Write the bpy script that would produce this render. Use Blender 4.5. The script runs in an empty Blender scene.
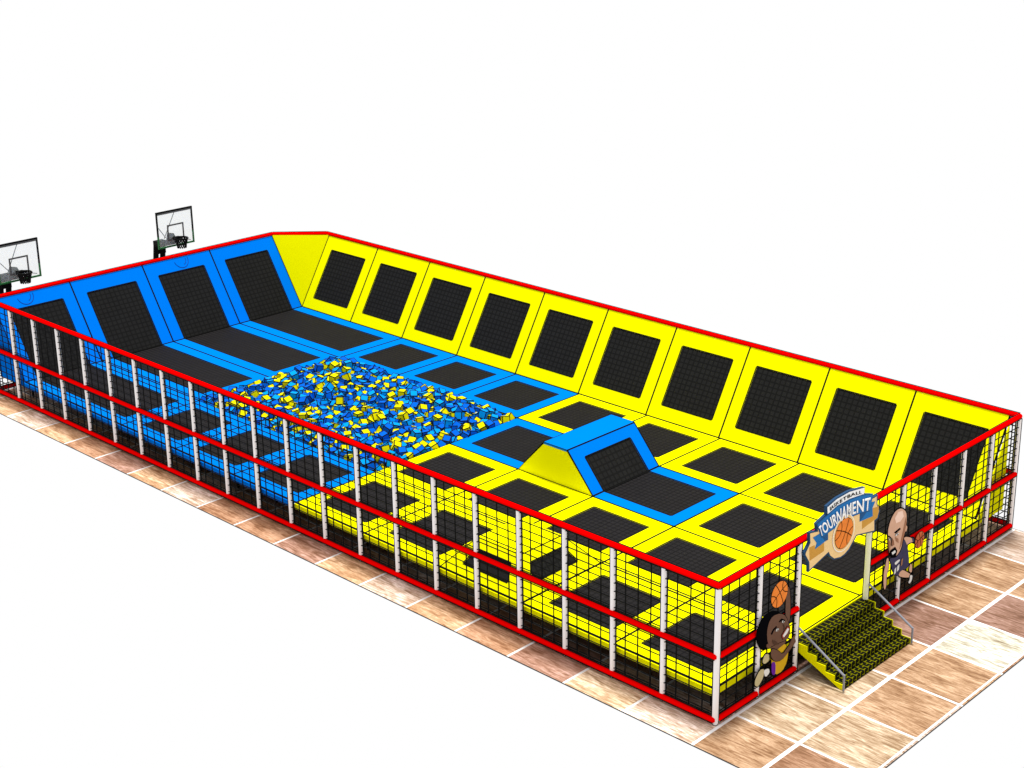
import bpy, bmesh, math, random
from mathutils import Vector, Matrix
random.seed(7)
SC = bpy.context.scene
COL = SC.collection

# ---------------------------------------------------------------- camera
cam_d = bpy.data.cameras.new('camera'); cam = bpy.data.objects.new('camera', cam_d); COL.objects.link(cam)
F, PX, PY, YAW, PITCH = 1559.5, 592.54, 335.99, 0.7331, 0.3177
fw = Vector((math.cos(YAW)*math.cos(PITCH), math.sin(YAW)*math.cos(PITCH), -math.sin(PITCH)))
rt = fw.cross(Vector((0, 0, 1))).normalized(); up = rt.cross(fw)
cam.matrix_world = Matrix(((rt.x, up.x, -fw.x, -19.271), (rt.y, up.y, -fw.y, -14.4485), (rt.z, up.z, -fw.z, 15.0973), (0, 0, 0, 1)))
cam_d.sensor_width = 36; cam_d.lens = F*36/1024
cam_d.shift_x = (512-PX)/1024; cam_d.shift_y = (PY-384)/1024
cam_d.clip_end = 500
SC.camera = cam
SC.render.resolution_x, SC.render.resolution_y = 1024, 768

# ---------------------------------------------------------------- white surroundings, one sun, exposure
W = bpy.data.worlds.new('World'); SC.world = W; W.use_nodes = True
bg = W.node_tree.nodes['Background']; bg.inputs[0].default_value = (1, 1, 1, 1); bg.inputs[1].default_value = 1.0
sd = bpy.data.lights.new('sun', 'SUN'); sd.energy = 4.0; sd.angle = math.radians(8); sd.color = (1, .98, .95)
sun = bpy.data.objects.new('sun', sd); COL.objects.link(sun)
SUN = Vector((.11, .10, .96))
sun.rotation_euler = SUN.to_track_quat('Z', 'Y').to_euler(); sun.location = (5, 12, 20)
SC.view_settings.view_transform = 'Standard'; SC.view_settings.look = 'None'
SC.view_settings.exposure = 0; SC.view_settings.gamma = 1; SC.view_settings.use_curve_mapping = False
SC.cycles.max_bounces = 6

# ---------------------------------------------------------------- helpers
def mat(name, col, rough=.6, spec=.12, noise=0., nscale=6., metal=0., stretch=None):
    m = bpy.data.materials.new(name); m.use_nodes = True; nt = m.node_tree; b = nt.nodes['Principled BSDF']
    b.inputs['Roughness'].default_value = rough; b.inputs['Specular IOR Level'].default_value = spec
    b.inputs['Metallic'].default_value = metal; b.inputs['Base Color'].default_value = (*col, 1)
    if noise:
        tc = nt.nodes.new('ShaderNodeTexCoord'); n = nt.nodes.new('ShaderNodeTexNoise'); mx = nt.nodes.new('ShaderNodeMix')
        mp = nt.nodes.new('ShaderNodeMapping'); nt.links.new(tc.outputs['Object'], mp.inputs[0])
        if stretch: mp.inputs['Scale'].default_value = stretch
        n.inputs['Scale'].default_value = nscale; n.inputs['Detail'].default_value = 4
        nt.links.new(mp.outputs[0], n.inputs['Vector'])
        mx.data_type = 'RGBA'
        mx.inputs['A'].default_value = (*[c*(1-noise) for c in col], 1); mx.inputs['B'].default_value = (*[min(1, c*(1+noise)) for c in col], 1)
        nt.links.new(n.outputs['Fac'], mx.inputs['Factor']); nt.links.new(mx.outputs['Result'], b.inputs['Base Color'])
    return m

def mesh_mat(name, lo, hi, cell, line, axes='XY', cell2=None):
    """woven jumping mat: a square weave with darker thread lines"""
    m = mat(name, hi, .75, .05); nt = m.node_tree; b = nt.nodes['Principled BSDF']
    tc = nt.nodes.new('ShaderNodeTexCoord'); sp = nt.nodes.new('ShaderNodeSeparateXYZ'); nt.links.new(tc.outputs['Object'], sp.inputs[0])
    outs = []
    for a, cell in zip(axes, (cell, cell2 or cell)):
        d = nt.nodes.new('ShaderNodeMath'); d.operation = 'DIVIDE'; d.inputs[1].default_value = cell; nt.links.new(sp.outputs[a], d.inputs[0])
        f = nt.nodes.new('ShaderNodeMath'); f.operation = 'FRACT'; nt.links.new(d.outputs[0], f.inputs[0])
        l = nt.nodes.new('ShaderNodeMath'); l.operation = 'LESS_THAN'; l.inputs[1].default_value = line; nt.links.new(f.outputs[0], l.inputs[0])
        outs.append(l)
    mxm = nt.nodes.new('ShaderNodeMath'); mxm.operation = 'MAXIMUM'
    nt.links.new(outs[0].outputs[0], mxm.inputs[0]); nt.links.new(outs[1].outputs[0], mxm.inputs[1])
    n = nt.nodes.new('ShaderNodeTexNoise'); n.inputs['Scale'].default_value = 3; nt.links.new(tc.outputs['Object'], n.inputs['Vector'])
    mr = nt.nodes.new('ShaderNodeMapRange'); mr.inputs['To Min'].default_value = .8; mr.inputs['To Max'].default_value = 1.2; nt.links.new(n.outputs['Fac'], mr.inputs['Value'])
    mx = nt.nodes.new('ShaderNodeMix'); mx.data_type = 'RGBA'
    mx.inputs['A'].default_value = (*hi, 1); mx.inputs['B'].default_value = (*lo, 1); nt.links.new(mxm.outputs[0], mx.inputs['Factor'])
    vm = nt.nodes.new('ShaderNodeVectorMath'); vm.operation = 'SCALE'
    nt.links.new(mx.outputs['Result'], vm.inputs[0]); nt.links.new(mr.outputs[0], vm.inputs['Scale'])
    nt.links.new(vm.outputs[0], b.inputs['Base Color'])
    return m

YEL = mat('yellow_vinyl', (.82, .81, .0), .6, .0, .02, 2)
BLU = mat('blue_vinyl', (.0, .165, .62), .6, .0, .03, 2)
BLD = mat('blue_wall_vinyl', (.0, .165, .74), .6, .0, .03, 2)
BLK = mat('black_piping', (.004, .004, .004), .7, .05)
DRK = mat('dark_board', (.012, .011, .01), .8, .05, .2)
JMP = mesh_mat('jump_mat_weave', (.005, .0045, .005), (.0125, .0115, .012), .13, .22, 'XY', .13)
JMX = mesh_mat('wall_mat_weave', (.007, .007, .007), (.0125, .0125, .0125), .145, .28, 'XZ', .115)
JMY = mesh_mat('side_wall_mat_weave', (.007, .007, .007), (.0135, .0135, .0135), .145, .28, 'YZ', .115)
RED = mat('red_foam', (.85, .0, .0), .6, .0, .04, 5)
WHT = mat('white_foam', (.86, .82, .81), .5, .2, .03, 3)
CRM = mat('cream_foam', (.80, .80, .55), .5, .2, .03, 3)
NET = mat('black_net_cord', (.006, .006, .006), .8, .05)
GRY = mat('grey_pipe', (.22, .23, .27), .4, .4, .05)
FCY = mat('yellow_foam', (.72, .66, .0), .8, .03, .1, 9)
FCC = mat('light_blue_foam', (.0, .27, .75), .8, .03, .1, 9)
FCB = mat('blue_foam', (.0, .10, .55), .8, .03, .1, 9)

ORG = {}
def org(p): return ORG.get(p.name, Vector((0, 0, 0))) if p else Vector((0, 0, 0))
def thing(name, label, cat, loc, group=None):
    o = bpy.data.objects.new(name, None); o.empty_display_size = .2; COL.objects.link(o); o.location = loc
    ORG[o.name] = Vector(loc); o['label'] = label; o['category'] = cat
    if group: o['group'] = group
    return o
class MB:
    """collects world-space faces, then links them as ONE mesh object"""
    def __init__(s): s.v = []; s.f = []; s.m = []
    def poly(s, pts, mi=0):
        n = len(s.v); s.v += [Vector(p) for p in pts]; s.f.append(tuple(range(n, n+len(pts)))); s.m.append(mi)
    def box(s, a, b, mi=0):
        x0, y0, z0 = a; x1, y1, z1 = b
        n = len(s.v); s.v += [Vector((x, y, z)) for z in (z0, z1) for y in (y0, y1) for x in (x0, x1)]
        for f in ((0, 2, 3, 1), (4, 5, 7, 6), (0, 1, 5, 4), (2, 6, 7, 3), (0, 4, 6, 2), (1, 3, 7, 5)):
            s.f.append(tuple(n+i for i in f)); s.m.append(mi)
    def tube(s, a, b, r, n=8, mi=0, caps=True, r2=None):
        a = Vector(a); b = Vector(b); d = (b-a).normalized(); r2 = r if r2 is None else r2
        u = d.orthogonal().normalized() if abs(d.z) < .99 else Vector((1, 0, 0)); w = d.cross(u)
        k = len(s.v)
        for c, rr in ((a, r), (b, r2)):
            for i in range(n):
                t = 2*math.pi*(i+.5)/n; s.v.append(c+(u*math.cos(t)+w*math.sin(t))*rr)
        for i in range(n):
            j = (i+1) % n; s.f.append((k+i, k+j, k+n+j, k+n+i)); s.m.append(mi)
        if caps:
            s.f.append(tuple(k+i for i in reversed(range(n)))); s.m.append(mi)
            s.f.append(tuple(k+n+i for i in range(n))); s.m.append(mi)
    def prism(s, pts, nrm, t, mi=0, mside=None):
        """flat polygon pts (front) pushed back along -nrm by t"""
        nrm = Vector(nrm).normalized(); P = [Vector(p) for p in pts]
        a = Vector((0, 0, 0))
        for i in range(1, len(P)-1): a += (P[i]-P[0]).cross(P[i+1]-P[0])
        if a.dot(nrm) < 0: P.reverse()
        n = len(P); k = len(s.v); s.v += P + [p-nrm*t for p in P]; ms = mi if mside is None else mside
        s.f.append(tuple(range(k, k+n))); s.m.append(mi)
        s.f.append(tuple(k+n+i for i in reversed(range(n)))); s.m.append(ms)
        for i in range(n):
            j = (i+1) % n; s.f.append((k+j, k+i, k+n+i, k+n+j)); s.m.append(ms)
    def build(s, name, mats, parent=None, smooth=False, label=None):
        me = bpy.data.meshes.new(name); o0 = org(parent)
        me.from_pydata([v-o0 for v in s.v], [], s.f)
        for m in (mats if isinstance(mats, (list, tuple)) else [mats]): me.materials.append(m)
        me.polygons.foreach_set('material_index', s.m)
        if smooth: me.polygons.foreach_set('use_smooth', [True]*len(s.f))
        me.update()
        o = bpy.data.objects.new(name, me); COL.objects.link(o); o.parent = parent; ORG[o.name] = o0.copy()
        if label: o['label'] = label
        return o
def copy_tree(o, parent=None, loc=None):
    c = o.copy(); COL.objects.link(c); c.parent = parent
    if loc is not None: c.location = loc
    for ch in o.children: copy_tree(ch, c)
    return c
def lerp(a, b, t): return Vector(a)+(Vector(b)-Vector(a))*t

def padded(parent, A, B, C, D, ins, pad_m, mat_m, t=.05, gap=.006, pad_name='pad_frame'):
    """a padded frame A-B-C-D (counter-clockwise seen from its front) round a jump mat.
    ins = insets as fractions (from AB side, BC side, CD side, DA side)"""
    A, B, C, D = map(Vector, (A, B, C, D)); N = (B-A).cross(D-A).normalized()
    def P(u, v): return lerp(lerp(A, B, u), lerp(D, C, u), v)
    lu = (B-A).length; lv = (D-A).length; gu, gv = gap/lu, gap/lv
    u0, u1, v0, v1 = ins[3], 1-ins[1], ins[0], 1-ins[2]
    O = [P(gu, gv), P(1-gu, gv), P(1-gu, 1-gv), P(gu, 1-gv)]
    I = [P(max(u0, gu), max(v0, gv)), P(min(u1, 1-gu), max(v0, gv)), P(min(u1, 1-gu), min(v1, 1-gv)), P(max(u0, gu), min(v1, 1-gv))]
    b = MB()
    side = [ins[0], ins[1], ins[2], ins[3]]
    for i in range(4):
        j = (i+1) % 4
        if side[i] > 0:
            b.poly([O[i], O[j], I[j], I[i]]); b.poly([I[i], I[j], I[j]-N*t, I[i]-N*t])
        b.poly([O[j], O[i], O[i]-N*t, O[j]-N*t], 1)
        od = (O[j]-O[i]).normalized(); ow = N.cross(od)
        b.prism([p+N*.003 for p in (O[i], O[j], O[j]+ow*.018, O[i]+ow*.018)], N, .005, 1)
        # dark piping sewn round the opening
        d = (I[j]-I[i]).normalized(); w = N.cross(d)
        q = [I[i], I[j], I[j]-w*.024, I[i]-w*.024] if side[i] > 0 else [I[i]+w*.02, I[j]+w*.02, I[j], I[i]]
        b.prism([p+N*.004 for p in q], N, .006, 1)
    b.build(pad_name, [pad_m, BLK], parent)
    m = MB(); q = [p-N*.012 for p in I]
    m.prism(q, N, .015); m.build('jump_mat', mat_m, parent)

ORD = ['first', 'second', 'third', 'fourth', 'fifth', 'sixth', 'seventh', 'eighth', 'ninth', 'tenth', 'eleventh', 'twelfth', 'thirteenth',
       'fourteenth', 'fifteenth', 'sixteenth', 'seventeenth', 'eighteenth', 'nineteenth', 'twentieth', 'twenty-first', 'twenty-second']

# ---------------------------------------------------------------- dimensions
M = 1.2; LX, LY = 9*M, 21*M               # footprint 10.8 x 25.2 m
ZD = .61; ZT = 2.70; X0, Y0, TX, TY = .10, .13, 2.36, 2.37
XE, YE = X0+4*TX, Y0+10*TY                # where the sloping walls start: 9.54, 23.83
WX, WY = LX-.03, LY-.03                   # where they end at the top rail
CUT1 = {'raised_arm': [(1.902, 1.276), (1.878, 1.635), (1.893, 1.991), (1.972, 1.977), (2.034, 1.637), (2.033, 1.223)], 'hair': [(1.351, 0.98), (1.157, 1.052), (1.028, 1.256), (1.017, 1.448), (1.124, 1.623), (1.262, 1.676), (1.452, 1.678), (1.698, 1.564), (1.512, 1.466), (1.406, 1.257), (1.442, 1.052)], 'face': [(1.334, 1.097), (1.297, 1.334), (1.343, 1.503), (1.457, 1.598), (1.699, 1.555), (1.877, 1.43), (2.029, 1.129), (2.02, 0.972), (1.91, 0.921), (1.639, 0.97), (1.446, 0.981)], 'teeth': [(1.778, 1.078), (1.918, 1.174), (1.97, 1.137), (1.906, 1.067), (1.806, 1.028)], 'brow': [(1.42, 1.258), (1.483, 1.32), (1.577, 1.345), (1.598, 1.317), (1.504, 1.286), (1.45, 1.226)], 'brow2': [(1.66, 1.406), (1.731, 1.434), (1.837, 1.366), (1.838, 1.347), (1.737, 1.406), (1.681, 1.385)], 'eye': [(1.554, 1.253), (1.581, 1.293), (1.649, 1.271), (1.632, 1.234)], 'eye2': [(1.73, 1.365), (1.758, 1.392), (1.819, 1.348), (1.791, 1.328)], 'jersey': [(1.471, 0.97), (1.9, 0.861), (2.03, 0.677), (1.997, 0.432), (1.858, 0.297), (1.642, 0.31), (1.524, 0.49), (1.493, 0.68)], 'jersey_stripe': [(1.495, 0.647), (1.625, 0.585), (1.632, 0.311), (1.516, 0.381)], 'arm': [(1.448, 0.948), (1.648, 0.832), (1.814, 0.665), (1.994, 0.773), (2.163, 0.842), (2.204, 0.747), (2.012, 0.653), (1.787, 0.561), (1.564, 0.631), (1.433, 0.795)], 'hand': [(1.995, 0.757), (2.048, 0.847), (2.156, 0.935), (2.212, 0.925), (2.167, 0.853), (2.222, 0.775), (2.174, 0.746), (2.074, 0.691)], 'leg': [(1.221, 0.758), (1.299, 0.884), (1.426, 0.836), (1.444, 0.695), (1.297, 0.678)], 'shoe': [(1.006, 0.374), (1.018, 0.497), (1.152, 0.629), (1.288, 0.593), (1.269, 0.425), (1.114, 0.294)], 'shoe_white': [(1.26, 0.573), (1.424, 0.55), (1.46, 0.438), (1.318, 0.397)], 'ear': [(1.306, 1.093), (1.417, 1.069), (1.469, 0.993), (1.4, 0.959), (1.31, 1.019)]}
CUT1_BALL = [(1.685, 1.931), (1.519, 1.746), (1.914, 1.967)]
CUT2 = {'head': [(5.324, 1.678), (5.273, 1.939), (5.364, 2.149), (5.533, 2.279), (5.744, 2.261), (5.939, 2.114), (5.977, 1.91), (5.962, 1.725), (5.887, 1.559), (5.828, 1.333), (5.652, 1.232), (5.456, 1.326), (5.353, 1.5)], 'brow': [(5.517, 1.813), (5.723, 1.841), (5.755, 1.802), (5.573, 1.769)], 'brow2': [(5.261, 1.836), (5.348, 1.794), (5.42, 1.725), (5.403, 1.715), (5.332, 1.778), (5.274, 1.804)], 'eye': [(5.547, 1.748), (5.663, 1.753), (5.679, 1.731), (5.579, 1.712)], 'eye2': [(5.307, 1.749), (5.383, 1.727), (5.386, 1.699), (5.33, 1.709)], 'goatee': [(5.395, 1.457), (5.578, 1.473), (5.655, 1.368), (5.613, 1.247), (5.484, 1.28), (5.395, 1.376)], 'teeth': [(5.437, 1.409), (5.561, 1.419), (5.595, 1.363), (5.481, 1.344)], 'nose': [(5.42, 1.725), (5.484, 1.654), (5.513, 1.556), (5.44, 1.55), (5.407, 1.594)], 'jersey': [(5.414, 1.287), (5.655, 1.209), (5.881, 1.287), (5.926, 1.545), (6.122, 1.255), (6.214, 0.887), (6.178, 0.788), (5.886, 0.836), (5.803, 0.74), (5.597, 0.895), (5.501, 1.123)], 'jersey_mark': [(5.62, 1.107), (5.806, 1.121), (5.839, 1.081), (5.675, 1.031)], 'arm': [(5.404, 1.29), (5.438, 1.064), (5.37, 0.925), (5.386, 0.698), (5.341, 0.6), (5.283, 0.71), (5.258, 1.022), (5.307, 1.168), (5.343, 1.305)], 'shoulder': [(5.968, 1.553), (6.243, 1.438), (6.365, 1.306), (6.14, 1.342), (6.049, 1.309), (5.956, 1.452)], 'wristband': [(6.263, 1.431), (6.345, 1.391), (6.377, 1.291), (6.307, 1.31)], 'ear': [(5.943, 1.799), (6.001, 1.793), (6.027, 1.735), (5.989, 1.655), (5.958, 1.677)], 'leg': [(5.842, 0.725), (5.84, 0.826), (5.933, 0.838), (6.086, 0.753), (6.275, 0.617), (6.391, 0.54), (6.286, 0.529), (6.054, 0.616)], 'shoe': [(6.28, 0.582), (6.391, 0.546), (6.375, 0.433), (6.294, 0.385), (6.24, 0.433), (6.301, 0.489)], 'leg_back': [(6.246, 0.701), (6.278, 0.835), (6.35, 0.803), (6.371, 0.626), (6.313, 0.626)]}
CUT2_BALL = [(6.563, 1.277), (6.447, 1.151), (6.734, 1.314), (6.538, 1.473)]
SIGN = {'board': [(2.499, 2.873), (2.751, 2.822), (2.715, 2.973), (3.032, 3.051), (3.031, 3.214), (3.365, 3.273), (3.782, 3.277), (4.307, 3.186), (4.313, 3.04), (4.606, 2.943), (4.607, 2.844), (4.813, 2.862), (4.821, 2.663), (4.929, 2.482), (4.883, 2.325), (4.769, 2.312), (4.792, 2.087), (4.137, 2.226), (3.899, 2.016), (3.754, 1.964), (3.607, 1.953), (3.371, 2.009), (3.215, 2.13), (3.175, 2.209), (2.537, 2.06), (2.522, 2.258), (2.379, 2.467), (2.383, 2.515), (2.523, 2.665)], 'wood': [(2.534, 2.841), (2.794, 2.79), (2.768, 2.917), (3.092, 3.013), (3.383, 3.07), (3.8, 3.082), (4.545, 2.938), (4.565, 2.827), (4.768, 2.833), (4.78, 2.671), (4.883, 2.495), (4.834, 2.363), (4.729, 2.347), (4.752, 2.125), (4.108, 2.26), (3.869, 2.053), (3.729, 1.999), (3.595, 1.986), (3.381, 2.033), (3.247, 2.139), (3.181, 2.246), (2.566, 2.1), (2.554, 2.262), (2.419, 2.457), (2.425, 2.495), (2.557, 2.643)], 'white_banner': [(3.054, 3.182), (3.368, 3.247), (3.784, 3.253), (4.295, 3.175), (4.292, 3.029), (3.798, 3.098), (3.381, 3.091), (3.073, 3.05)], 'blue_banner': [(2.741, 2.951), (3.039, 3.019), (3.381, 3.091), (3.799, 3.09), (4.231, 3.036), (4.589, 2.941), (4.533, 2.629), (4.178, 2.698), (3.832, 2.734), (3.539, 2.712), (3.129, 2.672), (2.919, 2.645)], 'left_tail': [(2.622, 2.73), (2.859, 2.734), (2.91, 2.648), (3.113, 2.667), (3.125, 2.521), (2.706, 2.468), (2.754, 2.577)], 'left_fold': [(2.91, 2.648), (3.113, 2.657), (3.126, 2.51), (3.035, 2.512)], 'right_tail': [(4.188, 2.679), (4.532, 2.64), (4.525, 2.788), (4.714, 2.751), (4.628, 2.639), (4.655, 2.462), (4.196, 2.505)], 'right_fold': [(4.188, 2.679), (4.444, 2.644), (4.304, 2.562), (4.196, 2.51)], 'left_block': [(2.523, 2.565), (2.692, 2.554), (2.718, 2.469), (3.004, 2.493), (3.018, 2.32), (2.552, 2.288)], 'right_block': [(4.285, 2.485), (4.657, 2.451), (4.638, 2.63), (4.864, 2.596), (4.866, 2.484), (4.825, 2.367), (4.302, 2.312)], 'tb': [(2.863, 2.677), (3.206, 2.734), (3.535, 2.759), (3.958, 2.752), (4.523, 2.638)], 'tt': [(2.765, 2.905), (3.084, 2.965), (3.51, 3.04), (3.933, 3.018), (4.539, 2.908)], 'bb': [(3.143, 3.089), (3.378, 3.133), (3.794, 3.146), (4.205, 3.086)], 'bt': [(3.128, 3.172), (3.371, 3.205), (3.788, 3.214), (4.198, 3.155)], 'ball': [(3.646, 2.462), (3.617, 2.779), (3.962, 2.488)]}
# ---------------------------------------------------------------- floor of wood-look tiles
def build_floor():
    FX0, FX1, FY0, FY1 = -.775, LX+.06, -2.945, LY+.05
    m = bpy.data.materials.new('wood_tile'); m.use_nodes = True; nt = m.node_tree; b = nt.nodes['Principled BSDF']
    b.inputs['Roughness'].default_value = .5; b.inputs['Specular IOR Level'].default_value = .15
    at = nt.nodes.new('ShaderNodeAttribute'); at.attribute_name = 'tint'
    tc = nt.nodes.new('ShaderNodeTexCoord')
    def noise(scale, sc, det, dist=0.):
        mp = nt.nodes.new('ShaderNodeMapping'); mp.inputs['Scale'].default_value = sc; mp.inputs['Rotation'].default_value = (0, 0, .12)
        nt.links.new(tc.outputs['Object'], mp.inputs[0]); n = nt.nodes.new('ShaderNodeTexNoise')
        n.inputs['Scale'].default_value = scale; n.inputs['Detail'].default_value = det; n.inputs['Distortion'].default_value = dist
        nt.links.new(mp.outputs[0], n.inputs['Vector']); return n
    n1 = noise(1.5, (8, 1.0, 1), 6, 1.6); n2 = noise(1.3, (1.8, .9, 1), 3, .4); n3 = noise(11, (5, .8, 1), 4, .5)
    def rng(n, a, b_, lo, hi):
        r = nt.nodes.new('ShaderNodeMapRange'); r.inputs['From Min'].default_value = a; r.inputs['From Max'].default_value = b_
        r.inputs['To Min'].default_value = lo; r.inputs['To Max'].default_value = hi; nt.links.new(n.outputs['Fac'], r.inputs['Value']); return r
    f1 = rng(n1, .34, .66, .5, 1.5); f2 = rng(n2, .3, .7, .7, 1.4); f3 = rng(n3, .3, .7, .72, 1.28)
    mu = nt.nodes.new('ShaderNodeMath'); mu.operation = 'MULTIPLY'; nt.links.new(f1.outputs[0], mu.inputs[0]); nt.links.new(f2.outputs[0], mu.inputs[1])
    mv = nt.nodes.new('ShaderNodeMath'); mv.operation = 'MULTIPLY'; nt.links.new(mu.outputs[0], mv.inputs[0]); nt.links.new(f3.outputs[0], mv.inputs[1])
    # streaks shift the hue too: bright streaks paler, dark ones redder
    vm = nt.nodes.new('ShaderNodeVectorMath'); vm.operation = 'SCALE'; nt.links.new(at.outputs['Color'], vm.inputs[0]); vm.operation = 'MULTIPLY'
    cb = nt.nodes.new('ShaderNodeCombineXYZ')
    for ch, e in zip('XYZ', (.80, 1.03, 1.3)):
        pw = nt.nodes.new('ShaderNodeMath'); pw.operation = 'POWER'; pw.inputs[1].default_value = e; nt.links.new(mv.outputs[0], pw.inputs[0]); nt.links.new(pw.outputs[0], cb.inputs[ch])
    nt.links.new(cb.outputs[0], vm.inputs[1])
    gm = nt.nodes.new('ShaderNodeGamma'); gm.inputs['Gamma'].default_value = 1.0
    nt.links.new(vm.outputs[0], gm.inputs[0]); nt.links.new(gm.outputs[0], b.inputs['Base Color'])
    gr = mat('white_grout', (.85, .83, .81), .7, .1, .06, 4)
    edge = mat('floor_edge', (.03, .03, .03), .8, .1)
    bmv = MB()
    xs = [FX0]+[.50+1.485*k for k in range(0, 7)]+[FX1]; xs = [x for x in xs if x <= FX1]
    ys = [FY0]+[.04+1.457*k for k in range(-2, 18)]+[FY1]; ys = sorted(set(y for y in ys if FY0 <= y <= FY1))
    xs = [FX0, -.0]+xs[1:] if False else xs
    # palette (linear base colours of the tile prints)
    CR = (.64, .45, .28); TN = (.56, .33, .18); BR = (.42, .22, .12); PK = (.38, .205, .14); PC = (.62, .45, .34); WH = (.80, .77, .62)
    seq = {0: PC, 1: TN, 2: PK, 3: BR, 4: TN, 5: CR}
    tints = []
    random.seed(3)
    for j in range(len(ys)-1):
        for i in range(len(xs)-1):
            x0, x1, y0, y1 = xs[i], xs[i+1], ys[j], ys[j+1]
            gx0 = .025 if i > 0 else 0; gx1 = .035 if i < len(xs)-2 else 0; gy0 = .015; gy1 = .045
            if j == 0: gy0 = 0
            if y1-y0 < .12: gy1 = .03
            if abs(y1-.04) < .01: gy1 = .17
            if abs(y1+1.417) < .01: gy1 = .07
            k = round((y0-.04)/1.457)
            gg = 1.0 if (i == 0 and k >= 0) else .64  # all but the left strip tinted darker, offsetting the fuller light out front
            if i == 0 and k >= 0: c = TILE_LEFT[k % len(TILE_LEFT)]
            elif y0 < 0: c = TILE_FRONT.get((i, j), random.choice('CTBPK'))
            else: c = random.choice('CTBPK')
            tints.append([v*gg for v in {'C': CR, 'T': TN, 'B': BR, 'P': PK, 'K': PC, 'W': WH}[c]])
            if abs(y0-.04) < .01: gy0 = -.10
            bmv.poly([(x0+gx0, y0+gy0, 0), (x1-gx1, y0+gy0, 0), (x1-gx1, y1-gy1, 0), (x0+gx0, y1-gy1, 0)], 0)
    n_t = len(bmv.f)
    bmv.box((FX0+.001, FY0+.001, -.014), (FX1-.001, FY1-.001, -.004), 1)
    # thin dark edging strip round the slab
    for a, b_ in (((FX0-.014, FY0-.014, -.014), (FX0, FY1+.014, .001)), ((FX1, FY0-.014, -.014), (FX1+.014, FY1+.014, .001)),
                  ((FX0, FY0-.014, -.014), (FX1, FY0, .001)), ((FX0, FY1, -.014), (FX1, FY1+.014, .001))): bmv.box(a, b_, 2)
    o = bmv.build('floor', [m, gr, edge]); o['kind'] = 'structure'
    ca = o.data.color_attributes.new('tint', 'FLOAT_COLOR', 'CORNER')
    li = 0
    for p in o.data.polygons:
        for l in p.loop_indices:
            c = tints[p.index] if p.index < n_t else (.6, .6, .6); ca.data[l].color = (*c, 1)
# letters: C cream, T tan, B brown, P pinkish brown, K pale pink cream, W nearly white
TILE_LEFT = 'KCPBTKTPBBKTPBTKTT'
TILE_FRONT = {(i, j): c for j, row in ((1, 'BCTTWPTC'), (2, 'TCCTPTTK')) for i, c in enumerate(row)}
build_floor()

# ---------------------------------------------------------------- platform carrying the trampolines
plat = thing('platform', 'low platform with yellow and blue padded edge carrying the field of trampolines', 'platform', (LX/2, LY/2, 0))
xp0, xp1, yp0, yp1 = X0+TX, X0+3*TX, Y0+5*TY, Y0+8*TY      # the pit opening
b = MB()
for a, c in (((X0, Y0, .50), (XE, yp0, .56)), ((X0, yp1, .50), (XE, YE, .56)), ((X0, yp0, .50), (xp0, yp1, .56)), ((xp1, yp0, .50), (XE, yp1, .56))): b.box(a, c)
b.build('deck_board', DRK, plat)
b = MB(); b.box((X0-.025, Y0-.025, .475), (X0, yp0, .60)); b.box((X0, Y0-.025, .475), (XE, Y0, .60)); b.build('edge_pad', YEL, plat)
b = MB(); b.box((X0-.025, yp0, .475), (X0, YE, .60)); b.build('edge_pad', BLD, plat)
DSH = mat('under_deck_shade', (.006, .005, .003), .9, .0); DSH.node_tree.nodes['Principled BSDF'].inputs['Alpha'].default_value = .2
b = MB(); b.box((X0+.01, Y0+.03, .02), (X0+.018, YE, .475)); b.box((X0+.03, Y0+.01, .02), (XE, Y0+.018, .475)); b.build('shade_sheet', DSH, plat)  # see-through dark sheets added below the deck edge to deepen the shade there
for i in range(0, 5):
    for j in range(0, 11, 2):
        if i in (2,) and j in (6,): continue
        x = min(X0+i*TX+.12, XE-.12) if i else X0+.35; y = Y0+j*TY+.3
        if i == 4: x = XE-.15
        l = MB(); l.tube((x, y, 0), (x, y, .5), .03, 8); l.build('support_leg', DRK, plat)

# ---------------------------------------------------------------- the field of trampolines
def quad(i, k, k2=None):
    x0, x1 = X0+i*TX, X0+(i+1)*TX; y0 = Y0+k*TY; y1 = Y0+((k2 or k)+1)*TY
    return [(x0, y0, ZD), (x1, y0, ZD), (x1, y1, ZD), (x0, y1, ZD)]
INS = .39/TX
BASE = {}
COLW = ['beside the long fence', 'second from the long fence', 'third from the long fence', 'beside the yellow wall']
ROWW = ['at the entrance', 'second row back', 'third row back', 'fourth row back', 'fifth row back',
        'near end of pit', 'middle of pit', 'far end of pit']
for i in range(4):
    for k in range(8):
        if i in (1, 2) and k >= 5: continue
        if (i, k) in ((2, 2), (2, 3), (2, 4), (0, 2)): continue
        colr = 'yellow' if k < 5 else 'blue'
        q = quad(i, k); c = (Vector(q[0])+Vector(q[2]))/2; c.z = .56
        lab = 'square %s padded floor trampoline, %s, %s' % (colr, COLW[i], ROWW[k])
        grp = 'square floor trampolines with %s padding' % colr
        if colr not in BASE:
            t = thing('trampoline', lab, 'trampoline', c, grp); BASE[colr] = t
            padded(t, *q, (INS,)*4, YEL if colr == 'yellow' else BLU, JMP)
        else:
            t = copy_tree(BASE[colr], None, c); t['label'] = lab; t['group'] = grp
t0 = None
for i in range(4):
    q = quad(i, 8, 9); c = (Vector(q[0])+Vector(q[2]))/2; c.z = .56
    lab = 'long floor trampoline running up to blue wall, ' + COLW[i]
    if t0 is None:
        t0 = thing('long_trampoline', lab, 'trampoline', c, 'long floor trampolines before the blue wall'); padded(t0, *q, (.40/(2*TY), INS, 0, INS), BLU, JMP)
    else:
        t = copy_tree(t0, None, c); t['label'] = lab
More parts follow.
